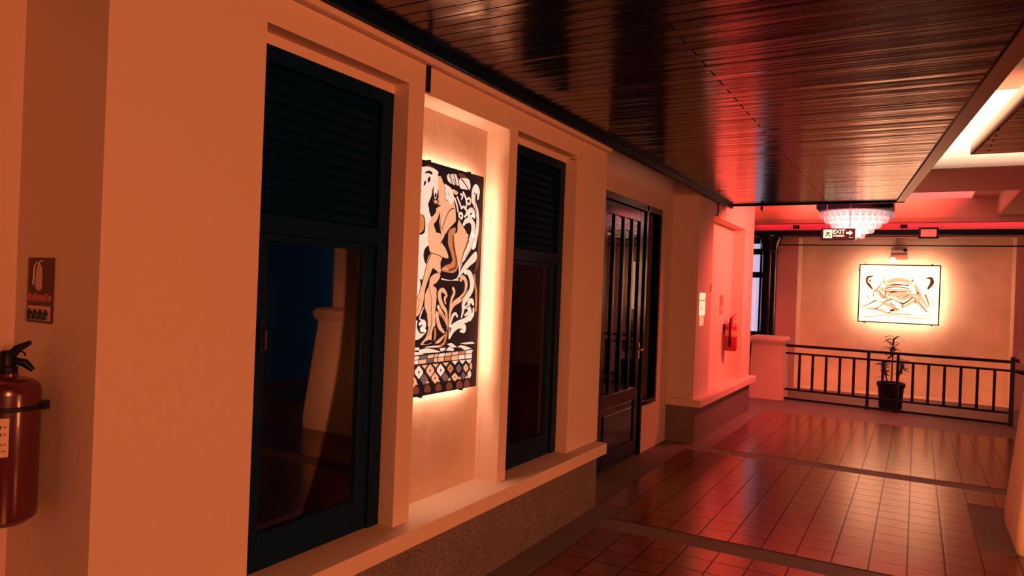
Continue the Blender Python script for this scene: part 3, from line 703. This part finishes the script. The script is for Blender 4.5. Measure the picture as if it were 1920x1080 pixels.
# ------------------------------------------------------------------ text helper
def text_part(name, body, mat, parent, size, origin, xdir, zdir, extrude=.0008, align='CENTER', bold=0.0):
    cu = bpy.data.curves.new(name,'FONT'); cu.body = body; cu.size = size; cu.align_x = align; cu.align_y = 'CENTER'; cu.extrude = extrude; cu.offset = bold
    t = bpy.data.objects.new(name, cu); COL.objects.link(t)
    bpy.context.view_layer.update()
    me = bpy.data.meshes.new_from_object(t.evaluated_get(bpy.context.evaluated_depsgraph_get()))
    bpy.data.objects.remove(t)
    X = Vector(xdir).normalized(); Zv = Vector(zdir).normalized(); Nn = X.cross(Zv)
    off = Vector(parent['_o'])
    for v in me.vertices: v.co = Vector(origin) + X*v.co.x + Zv*v.co.y + Nn*v.co.z - off
    me.materials.clear(); me.materials.append(mat)
    o = bpy.data.objects.new(name, me); COL.objects.link(o); o.parent = parent; o['_o'] = tuple(off)
    return o

# ------------------------------------------------------------------ near extinguisher and its sign
EX, EY, EZ, ER = -2.254, 1.068, .825, .0885
ex = thing('fire_extinguisher', 'large red fire extinguisher hanging on the near orange wall at the edge', 'fire extinguisher', (EX,EY,EZ))
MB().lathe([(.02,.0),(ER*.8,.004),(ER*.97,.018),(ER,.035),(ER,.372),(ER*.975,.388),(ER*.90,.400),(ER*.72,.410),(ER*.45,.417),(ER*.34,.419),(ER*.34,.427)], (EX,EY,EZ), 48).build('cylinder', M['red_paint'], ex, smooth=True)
MB().lathe([(.026,.420),(.028,.425),(.028,.445),(.020,.450),(.018,.485),(.012,.492)], (EX,EY,EZ), 24).build('valve', M['black_plastic'], ex, smooth=True)
dirx = Vector((.66,.75,0)).normalized()
def along(t, z): return (EX+dirx.x*t, EY+dirx.y*t, EZ+z)
MB().tube([along(-.022,.450),along(.004,.468),along(.026,.498),along(.058,.516)],[.013,.014,.012,.006],10).build('lever', M['black_plastic'], ex, smooth=True)
MB().tube([along(-.012,.440),along(.022,.462),along(.045,.456),along(.066,.436)],[.010,.012,.012,.007],10).build('handle', M['black_plastic'], ex, smooth=True)
MB().tube([along(.032+.014*math.cos(a),.476+.014*math.sin(a)) for a in [2*PI*i/14 for i in range(13)]],.0025,6).build('pull_ring', M['black_metal'], ex)
MB().tube([(EX-.02,EY-.01,EZ+.44),(EX-.07,EY-.03,EZ+.43),(EX-.10,EY-.04,EZ+.36),(EX-.103,EY-.04,EZ+.10)],.009,10).build('hose', M['black_plastic'], ex, smooth=True)
# label wrapped round the front of the cylinder
def wrap(c, r, a0, a1, z0, z1, n=20):
    vs = []; fs = []
    for i in range(n+1):
        a = a0+(a1-a0)*i/n
        vs += [(c[0]+r*math.cos(a),c[1]+r*math.sin(a),z0),(c[0]+r*math.cos(a),c[1]+r*math.sin(a),z1)]
    for i in range(n): fs.append((2*i,2*i+2,2*i+3,2*i+1))
    return MB().add(vs,fs)
face = math.atan2(0-EY,0-EX)                         # bearing of the corridor
lb_ = lbl(wrap((EX,EY), ER+.0008, face-2.0, face+.13, EZ+.205, EZ+.312).build('label_plate', M['white_label'], ex), 'cream printed instruction label')
for i,z in enumerate((.288,.268,.240,.222)):
    wrap((EX,EY), ER+.0014, face-.16, face-.07, EZ+z-.004, EZ+z+.004, 5).build('label_mark', M['black_plastic'], lb_)
    wrap((EX,EY), ER+.0014, face-.03, face+.07, EZ+z-.003, EZ+z+.003, 5).build('label_print', M['sign_orange'], lb_)
bk = MB(); bk.box(EX-.06,EX-.02,EY+ER-.012,1.175,EZ+.24,EZ+.36); bk.build('wall_bracket', M['black_metal'], ex)
MB().lathe([(ER+.0015,.326),(ER+.004,.327),(ER+.004,.339),(ER+.0015,.340)], (EX,EY,EZ), 40).build('strap', M['black_plastic'], ex, smooth=True)
MB().obox((EX+.054,EY+.078,EZ+.334), .013,.010,.012, rz=.95).build('strap_buckle', M['black_plastic'], ex)

sg = thing('extinguisher_sign', 'narrow red sign with white extinguisher symbol on the near wall corner', 'sign', (-2.293,1.1745,1.392))
SX0,SX1,SZ0,SZ1 = -2.362,-2.226,1.392,1.587
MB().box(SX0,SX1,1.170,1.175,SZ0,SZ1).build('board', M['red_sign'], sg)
y_ = 1.1692
def on_sign(pts, mat, name):
    q = smooth_closed([(x,z,0) for x,z in pts])
    tr = geometry.tessellate_polygon([q]); MB().add([(p.x,y_,p.y) for p in q],[tuple(t) for t in tr]).build(name, mat, sg)
cx = -2.300
on_sign([(cx-.016,1.494),(cx+.016,1.492),(cx+.020,1.53),(cx+.016,1.556),(cx+.006,1.566),(cx-.006,1.566),(cx-.014,1.555),(cx-.018,1.53)], M['sign_white'], 'extinguisher_symbol')
h = MB(); h.tube([(cx+.002,y_,1.568),(cx-.014,y_,1.572),(cx-.026,y_,1.560),(cx-.028,y_,1.530),(cx-.030,y_,1.505)],.003,6); h.tube([(cx+.0,y_,1.574),(cx+.016,y_,1.578)],.0025,6)
h.build('hose_symbol', M['sign_white'], sg)
text_part('lettering', 'ถังดับเพลิง', M['sign_orange'], sg, .030, (-2.296,1.1695,1.467), (1,0,0), (0,0,1), bold=.0006)
MB().box(SX0+.008,SX1-.008,1.1692,1.170,1.4555,1.4565).build('rule_line', M['sign_orange'], sg)
MB().box(SX0+.006,SX1-.006,1.1694,1.170,1.398,1.442).build('pictogram_panel', M['sign_white'], sg)
for i in range(4):
    x = SX0+.018+i*.029
    q = MB(); q.tube([(x,1.1688,1.402),(x+.002,1.1688,1.420),(x+.001,1.1688,1.432)],[.008,.006,.004],8); q.tube([(x+.004,1.1688,1.425),(x+.013,1.1688,1.418)],.0025,6)
    q.build('pictogram', M['black_plastic'], sg)

# ------------------------------------------------------------------ far extinguisher in the red-lit niche
QX,QY,QZ,QR = -2.058,9.36,.85,.078
ex = thing('fire_extinguisher', 'small red fire extinguisher with black hose in the red-lit niche', 'fire extinguisher', (QX,QY,QZ))
MB().lathe([(.02,.0),(QR*.85,.004),(QR,.02),(QR,.30),(QR*.9,.335),(QR*.6,.36),(.024,.372),(.022,.39)], (QX,QY,QZ), 32).build('cylinder', M['red_bright'], ex, smooth=True)
MB().lathe([(QR+.001,.19),(QR+.002,.191),(QR+.002,.268),(QR+.001,.269)], (QX,QY,QZ), 32).build('label_band', simple('orange_label_band',(.75,.30,.18),.5), ex, smooth=True)
MB().lathe([(.024,.385),(.024,.42),(.014,.425),(.014,.445)], (QX,QY,QZ), 16).build('valve', M['red_bright'], ex, smooth=True)
MB().tube([(QX,QY-.01,QZ+.43),(QX+.02,QY+.05,QZ+.455),(QX+.03,QY+.13,QZ+.48)],[.010,.010,.005],8).build('lever', M['red_bright'], ex, smooth=True)
MB().tube([(QX,QY-.01,QZ+.415),(QX+.02,QY+.06,QZ+.42),(QX+.03,QY+.14,QZ+.40)],[.009,.009,.005],8).build('handle', M['red_bright'], ex, smooth=True)
MB().tube([(QX,QY-.02,QZ+.41),(QX+.01,QY-.07,QZ+.41),(QX+.01,QY-.105,QZ+.37),(QX+.01,QY-.11,QZ+.25),(QX+.01,QY-.11,QZ+.06)],[.012,.013,.013,.013,.016],10).build('hose', M['black_plastic'], ex, smooth=True)
MB().box(-2.152,QX-QR+.004,QY-.02,QY+.02,QZ+.22,QZ+.34).build('wall_bracket', M['black_metal'], ex)
sg = thing('extinguisher_sign', 'small narrow red sign above the far extinguisher in the niche', 'sign', (-2.151,9.17,1.33))
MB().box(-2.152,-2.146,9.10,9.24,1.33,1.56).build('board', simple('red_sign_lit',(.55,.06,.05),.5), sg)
MB().box(-2.1465,-2.1455,9.13,9.21,1.36,1.42).build('pictogram_panel', M['sign_white'], sg)

# notice on the far block's front, and the light flare below it
nt_ = thing('notice', 'glowing cream notice with a thin rule, at eye level on the red-lit wall', 'notice', (-1.998,7.66,1.33))
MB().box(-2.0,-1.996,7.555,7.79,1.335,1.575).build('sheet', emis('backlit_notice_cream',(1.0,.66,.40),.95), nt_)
MB().box(-1.9962,-1.9955,7.56,7.785,1.49,1.50).build('rule_line', M['sign_orange'], nt_)
MB().box(-1.9962,-1.9955,7.64,7.67,1.40,1.42).build('print', M['black_plastic'], nt_)
nt_ = thing('notice', 'small tan glow patch for the light flare under the cream notice', 'notice', (-1.998,7.66,1.20))
MB().box(-2.0,-1.996,7.58,7.74,1.225,1.328).build('sheet', emis('flare_glow_tan',(1.0,.42,.18),.55), nt_)  # light flare under the cream notice, built as a glowing sheet
tag(MB().box(-2.0,-1.985,7.99,8.035,1.60,1.68).build('wall_switch', M['white_plastic'], bevel=.003), 'tiny white switch at the near edge of the red-lit niche', 'switch')

# cables on the wall heads
tag(MB().box(-2.0,-1.986,2.648,2.672,2.435,2.562).build('cable_duct', M['black_plastic'], bevel=.003), 'short black cable duct above the corner of the painting niche', 'cable duct')
tag(MB().tube([(-1.993,4.424,2.56),(-1.993,4.422,2.50),(-1.993,4.405,2.455),(-1.993,4.36,2.428),(-1.993,4.29,2.424)],.007,8).build('wall_cable', M['plaster'], smooth=True), 'thin painted cable curving over the far window corner', 'cable')
tag(MB().tube([(-1.994,8.19,2.60),(-1.994,8.19,2.50),(-1.994,8.17,2.462),(-1.994,8.12,2.455)],.008,8).build('wall_cable', M['black_plastic'], smooth=True), 'short hooked dark cable above the red-lit niche', 'cable')

# ------------------------------------------------------------------ pedestals and column
pd = MB(); pc = (-1.985,11.74)
pd.rloft([(.262,0),(.255,.12),(.245,.35),(.238,.60),(.234,.80),(.238,.845),(.262,.872),(.268,.90),(.268,.925),(.245,.955)], pc, .018, 3)
tag(pd.build('pedestal', M['plaster'], smooth=True), 'low plastered pedestal under the dark column at the railing', 'pedestal')
pd = MB()
pd.rloft([(.375,0),(.385,.05),(.382,.15),(.355,.45),(.325,.80),(.300,1.08),(.298,1.13),(.33,1.16),(.34,1.20),(.335,1.24),(.30,1.27)], (.975,5.85), .05, 6)
tag(pd.build('pedestal', M['plaster'], smooth=True), 'large flared plastered pedestal standing nearest at the corridor edge', 'pedestal')
KX,KY = -2.235,12.95
col = thing('column', 'glossy black round column with flared top behind the low pedestal', 'column', (KX,KY,0))
MB().lathe([(.18,0),(.18,.05),(.15,.08),(.132,.14),(.128,.9),(.125,2.2),(.128,2.38),(.142,2.46),(.175,2.53),(.19,2.56),(.19,2.63)], (KX,KY,0), 48).build('shaft', M['column_lacquer'], col, smooth=True)
MB().lathe([(.126,0),(.140,.004),(.140,.026),(.126,.03)], (KX,KY,2.33), 40).build('collar', M['black_metal'], col, smooth=True)

MB().rloft([(.19,1.262),(.19,2.63)], (.985,5.86), .02, 3).build('pillar_right', M['plaster'], smooth=True, kind='structure')

# ------------------------------------------------------------------ railing
Ra, Rb = Vector((-1.70,11.60,0)), Vector((1.11,11.32,0))
rd = (Rb-Ra).normalized(); rang = math.atan2(rd.y,rd.x); RL = (Rb-Ra).length
rl = thing('railing', 'black metal balustrade between the two pedestals in front of the glowing wall', 'railing', (Ra.x,Ra.y,0))
def rbox(t0, t1, z0, z1, hw):
    p = Ra + rd*((t0+t1)/2*RL)
    return MB().obox((p.x,p.y,(z0+z1)/2),(t1-t0)*RL/2,hw,(z1-z0)/2,rz=rang)
rbox(-.006,1.0,.815,.855,.026).build('top_rail', M['black_metal'], rl, bevel=.006)
rbox(-.006,1.0,.705,.735,.016).build('second_rail', M['black_metal'], rl, bevel=.004)
rbox(-.006,1.0,.155,.185,.016).build('lower_rail', M['black_metal'], rl, bevel=.004)
rbox(-.006,1.0,.012,.045,.020).build('bottom_rail', M['black_metal'], rl, bevel=.004)
for k in range(1,15):
    t = k/15
    if k in (6,8):
        rbox(t-.0065,t+.0065,.003,.82,.019).build('post', M['black_metal'], rl, bevel=.003)
    else:
        rbox(t-.006,t+.006,.18,.71,.017).build('baluster', M['black_metal'], rl, bevel=.003)
rbox(.992,1.010,.003,.90,.026).build('end_post', M['black_metal'], rl, bevel=.004)
for z in (.87,.73):
    MB().tube([tuple(Rb+Vector((0,0,z))),tuple(Rb+Vector((.10,-.06,z-.02))),tuple(Rb+Vector((.35,-.08,z-.01)))],[.02,.03,.03],10).build('return_rail', M['black_metal'], rl, smooth=True)

# ------------------------------------------------------------------ potted plant
PX,PYY = -.292,11.92
pl = thing('potted_plant', 'spiky dracaena in a black pot behind the railing', 'potted plant', (PX,PYY,0))
MB().lathe([(.135,0),(.15,.01),(.172,.31),(.188,.315),(.190,.375),(.175,.378),(.17,.34)], (PX,PYY,0), 36).build('pot', M['pot'], pl, smooth=True)
MB().lathe([(.168,.325),(.168,.342)], (PX,PYY,0), 24).build('soil', M['soil'], pl)
heads = [((.01,.0),.88,.20,.34),((-.09,.02),.55,.15,.22),((.13,.0),.60,.14,.20)]
for (dx,dy),zt_,sp,hh in heads:
    MB().tube([(PX+dx*.4,PYY+dy*.4,.33),(PX+dx*.8,PYY+dy,.33+(zt_-.33)*.6),(PX+dx,PYY+dy,zt_+hh*.4)],[.012,.010,.006],8).build('stem', M['stem'], pl, smooth=True)
    lf = MB()
    for k in range(46):
        a = random.uniform(0,2*PI); z0 = zt_-hh*.45+random.random()*hh; L = sp*random.uniform(.6,1.0); el = random.uniform(-.2,1.1)
        d0 = Vector((math.cos(a),math.sin(a),0)); sd = Vector((-d0.y,d0.x,0)); b0 = Vector((PX+dx,PYY+dy,z0)); vs = []
        for i in range(5):
            t = i/4; p = b0 + d0*L*t*math.cos(el) + Vector((0,0,L*t*math.sin(el) - .35*L*t*t)); w_ = .019*(1-t)**.6*(.5+t) + .0008
            vs += [p+sd*w_, p+Vector((0,0,-.004)), p-sd*w_]
        fs = []
        for i in range(4):
            fs += [(3*i,3*i+1,3*i+4,3*i+3),(3*i+1,3*i+2,3*i+5,3*i+4)]
        lf.add(vs,fs)
    lf.build('foliage', M['leaf'], pl)

# ------------------------------------------------------------------ chandelier
CX,CY = -.73,10.35
ch = thing('chandelier', 'tiered crystal chandelier glowing white and pink under the red coffer', 'chandelier', (CX,CY,2.34))
MB().box(CX-.435,CX+.435,CY-.435,CY+.435,2.715,2.85).build('canopy', M['dark_wood'], ch, bevel=.004)
MB().tube([(CX,CY,2.85),(CX,CY,3.2)],.02,8).build('stem', M['black_metal'], ch)
tiers = [(.415,2.725,.10,36),(.350,2.665,.10,27),(.270,2.595,.095,20),(.185,2.525,.09,12),(.085,2.455,.09,5)]
def drop(x, y, z, L, r):
    return MB().lathe([(r*.35,0),(r,-.12*L),(r*.9,-.75*L),(r*.45,-.93*L),(.001,-L)], (x,y,z), 6)
for r,z,L,n in tiers:
    MB().tube([(CX+r*math.cos(2*PI*k/40),CY+r*math.sin(2*PI*k/40),z) for k in range(41)],.006,6).build('tier_ring', M['chrome'], ch)
    for k in range(n):
        a = 2*PI*(k+.5)/n
        drop(CX+r*math.cos(a),CY+r*math.sin(a),z,L,PI*r/n*.92).build('crystal', M['crystal'], ch)
rods = MB()
for k in range(28):
    a = 2*PI*k/28; rods.lathe([(.008,0),(.012,.03),(.012,.085),(.006,.10)], (CX+.30*math.cos(a),CY+.30*math.sin(a),2.745), 6)
rods.build('fringe_rods', M['crystal'], ch)
drop(CX,CY,2.42,.08,.025).build('finial', M['crystal'], ch)
MB().lathe([(.05,2.715),(.385,2.712),(.385,2.650),(.315,2.645),(.315,2.575),(.240,2.570),(.240,2.505),(.158,2.500),(.158,2.440),(.062,2.435),(.062,2.385),(.01,2.380)], (CX,CY,0), 40).build('glow_core', M['core_glow'], ch, smooth=True)  # added glowing core that makes the crystals look bright
for k in range(8):
    a = 2*PI*(k+.25)/8
    MB().sphere((CX+.36*math.cos(a),CY+.36*math.sin(a),2.745),.014,8,6).build('bulb', M['bulb'], ch, smooth=True)

# ------------------------------------------------------------------ exit sign
es = thing('exit_sign', 'black hanging exit sign with lit running figure and arrow', 'exit sign', (-.872,9.6,2.285))
X0,X1,Z0,Z1 = -1.064,-.680,2.290,2.432
MB().box(X0,X1,9.58,9.62,Z0,Z1).build('housing', M['black_plastic'], es, bevel=.004)
for x in (X0+.06,X1-.06): MB().tube([(x,9.6,Z1),(x,9.6,2.9)],.004,6).build('hanger', M['black_metal'], es)
yf = 9.579
MB().box(X0+.030,X0+.130,yf-.002,yf,Z0+.024,Z1-.014).build('pictogram_panel', M['exit_green'], es)
rn = MB()
pt3 = lambda u,v: (X0+.030+u*.1, yf-.003, Z0+.024+v*.104)
for q,r in (([(.62,.86),(.64,.84)],.008),([(.58,.74),(.48,.45)],.009),([(.50,.46),(.72,.32),(.68,.12)],.006),([(.48,.46),(.34,.28),(.14,.22)],.006),([(.58,.70),(.80,.56)],.005),([(.56,.70),(.36,.66),(.26,.50)],.005)):
    rn.tube([pt3(*p) for p in q], r, 6)
rn.build('running_figure', M['black_plastic'], es)
text_part('lettering', 'EXIT', M['exit_green'], es, .068, (X0+.205,yf-.001,Z0+.100), (1,0,0), (0,0,1), bold=.0016)
text_part('lettering', 'ทางออก', M['exit_green'], es, .038, (X0+.205,yf-.001,Z0+.052), (1,0,0), (0,0,1), bold=.0012)
ar = MB(); ax, az = X0+.325, Z0+.088
ar.add([(ax-.040,yf-.001,az+.012),(ax-.002,yf-.001,az+.012),(ax-.002,yf-.001,az+.034),(ax+.036,yf-.001,az),(ax-.002,yf-.001,az-.034),(ax-.002,yf-.001,az-.012),(ax-.040,yf-.001,az-.012)],[(0,1,5,6),(1,2,3),(1,3,5),(5,3,4)])
ar.build('arrow', M['exit_green'], es)
MB().lathe([(.020,0),(.020,.004)], (X0+.338,yf,Z0+.028), 16).build('indicator_lamp', M['exit_green'], es)

# ------------------------------------------------------------------ red square lamp, emergency light, downlights, tie rod
rl_ = thing('red_lamp', 'small square red lamp in a black frame hanging below the dark beam', 'lamp', (.12,12.84,2.56))
f = MB(); x0,x1,z0,z1,yy0,yy1 = -.012,.256,2.562,2.735,12.80,12.88
f.box(x0,x0+.028,yy0,yy1,z0,z1); f.box(x1-.028,x1,yy0,yy1,z0,z1); f.box(x0+.028,x1-.028,yy0,yy1,z1-.028,z1); f.box(x0+.028,x1-.028,yy0,yy1,z0,z0+.028); f.box(x0+.028,x1-.028,yy1-.01,yy1,z0+.028,z1-.028)
f.build('frame', M['black_plastic'], rl_)
MB().box(x0+.028,x1-.028,yy0+.015,yy0+.02,z0+.028,z1-.028).build('diffuser', M['redlamp'], rl_)
MB().box(.10,.15,12.87,12.905,2.66,2.71).build('mounting_bracket', M['black_metal'], rl_)

em = thing('emergency_light', 'small wall-mounted emergency light above the far picture', 'emergency light', (-.29,13.56,2.25))
MB().box(-.415,-.160,13.55,13.66,2.265,2.36).build('housing', simple('orange_housing',(.72,.32,.20),.45), em, bevel=.006)
MB().box(-.415,-.160,13.56,13.66,2.365,2.43).build('upper_housing', M['white_plastic'], em, bevel=.006)
MB().sphere((-.372,13.53,2.272),.042,16,10).build('lamp_head', M['bulb_white'], em, smooth=True)
lbl(MB().sphere((-.195,13.54,2.425),.032,16,10).build('lamp_head', M['black_plastic'], em, smooth=True), 'dark unlit lamp head')
tag(MB().box(-.40,-.345,13.63,13.66,2.44,2.74).build('conduit', M['white_plastic'], bevel=.004), 'pale vertical cable conduit above the emergency light', 'conduit')
for x,t in ((-1.83,'small black spotlight on the red frieze left of the chandelier'),(-.22,'small black spotlight on the red frieze near the red lamp')):
    s = thing('spotlight', t, 'spotlight', (x,13.0,2.75))
    MB().tube([(x,13.05,2.80),(x,12.99,2.785)],.012,8).build('arm', M['black_metal'], s)
    MB().tube([(x-.05,12.975,2.775),(x+.05,12.975,2.775)],.028,14).build('head', M['black_plastic'], s, smooth=True)
tag(MB().tube([(-2.36,13.0,2.472),(3.4,13.0,2.455)],.011,8).build('tie_rod', M['black_metal']), 'thin black tie rod spanning below the dark beam', 'rod')
tag(MB().lathe([(.012,-.05),(.022,-.045),(.022,-.015),(.008,0)], (-1.60,8.64,2.61), 12).build('ceiling_hook', M['black_metal'], smooth=True), 'tiny black hook under the far edge of the wooden ceiling', 'hook')

# ------------------------------------------------------------------ lights
def area(name, loc, target, size, energy, col, sy=None, spread=180):
    l = bpy.data.lights.new(name,'AREA'); l.energy = energy; l.color = col; l.size = size; l.spread = math.radians(spread)
    if sy: l.shape = 'RECTANGLE'; l.size_y = sy
    o = bpy.data.objects.new(name,l); COL.objects.link(o); o.location = loc
    o.rotation_euler = (Vector(target)-Vector(loc)).to_track_quat('-Z','Y').to_euler(); return o
def point(name, loc, energy, col, r=.05):
    l = bpy.data.lights.new(name,'POINT'); l.energy = energy; l.color = col; l.shadow_soft_size = r
    o = bpy.data.objects.new(name,l); COL.objects.link(o); o.location = loc; return o
ORANGE = (1.0,.24,.075)
area('corridor_low_lamp', (2.7,2.6,.75), (-2.0,3.9,.45), .5, 22, ORANGE, spread=120)
area('corridor_lamp', (3.1,-.4,2.1), (-2.0,2.6,1.2), .9, 158, ORANGE)
point('wall_lamp_behind', (-2.25,-1.0,1.45), 4, ORANGE, .10)
area('coffer_red_lamp', (-.35,8.95,2.80), (-2.0,9.6,1.6), .35, 104, (1.0,.086,.068), .35, spread=128)
area('pedestal_fill', (-1.7,-.8,.95), (.80,5.7,.62), .3, 4, ORANGE, spread=18)  # added fill aimed to brighten the near pedestal
area('coffer_red_wash', (-1.2,10.15,3.05), (-1.2,12.9,3.34), 2.8, 36, (1.0,.055,.032), .1, spread=22)
area('frieze_red_tape', (-.4,12.995,2.88), (-.4,13.05,2.70), 4.2, 9, (1.0,.012,.045), .03)
area('cove_tape_near', (.05,5.3,2.74), (.6,5.3,2.98), 3.8, 20, (1.0,.62,.42), .05, spread=90)
area('cove_tape_far', (.9,7.0,2.93), (.9,8.3,3.42), 2.6, 40, (1.0,.66,.50), .1, spread=48)
area('cove_tape_upper', (.6,8.48,3.32), (.6,8.66,3.7), 3.0, 12, (1.0,.66,.50), .05)
area('recess_tape_left', (-1.79,13.19,1.3), (-1.2,13.66,1.3), .03, 2.0, (1.0,.25,.08), 2.5, spread=150)
area('recess_tape_right', (1.27,13.19,1.3), (.7,13.66,1.3), .03, 2.0, (1.0,.25,.08), 2.5, spread=150)
area('recess_tape_base', (-.26,13.20,.04), (-.26,13.66,.5), 2.9, 4.0, (1.0,.27,.09), .03, spread=150)
point('room_blue_fill', (-3.0,3.4,2.3), .35, (.10,.45,1.0), .15)  # added blue fill that turns the window glass navy
wd = bpy.data.worlds.new('night'); SC.world = wd; wd.use_nodes = True
wd.node_tree.nodes['Background'].inputs[0].default_value = (.10,.32,.60,1); wd.node_tree.nodes['Background'].inputs[1].default_value = .06

SC.view_settings.view_transform = 'Standard'; SC.view_settings.look = 'None'
SC.view_settings.gamma = 1; SC.view_settings.use_curve_mapping = False; SC.view_settings.exposure = 0
SC.cycles.max_bounces = 8; SC.cycles.sample_clamp_indirect = 6
try: SC.cycles.use_denoising = True
except Exception: pass
for o in bpy.data.objects:
    if '_o' in o: del o['_o']
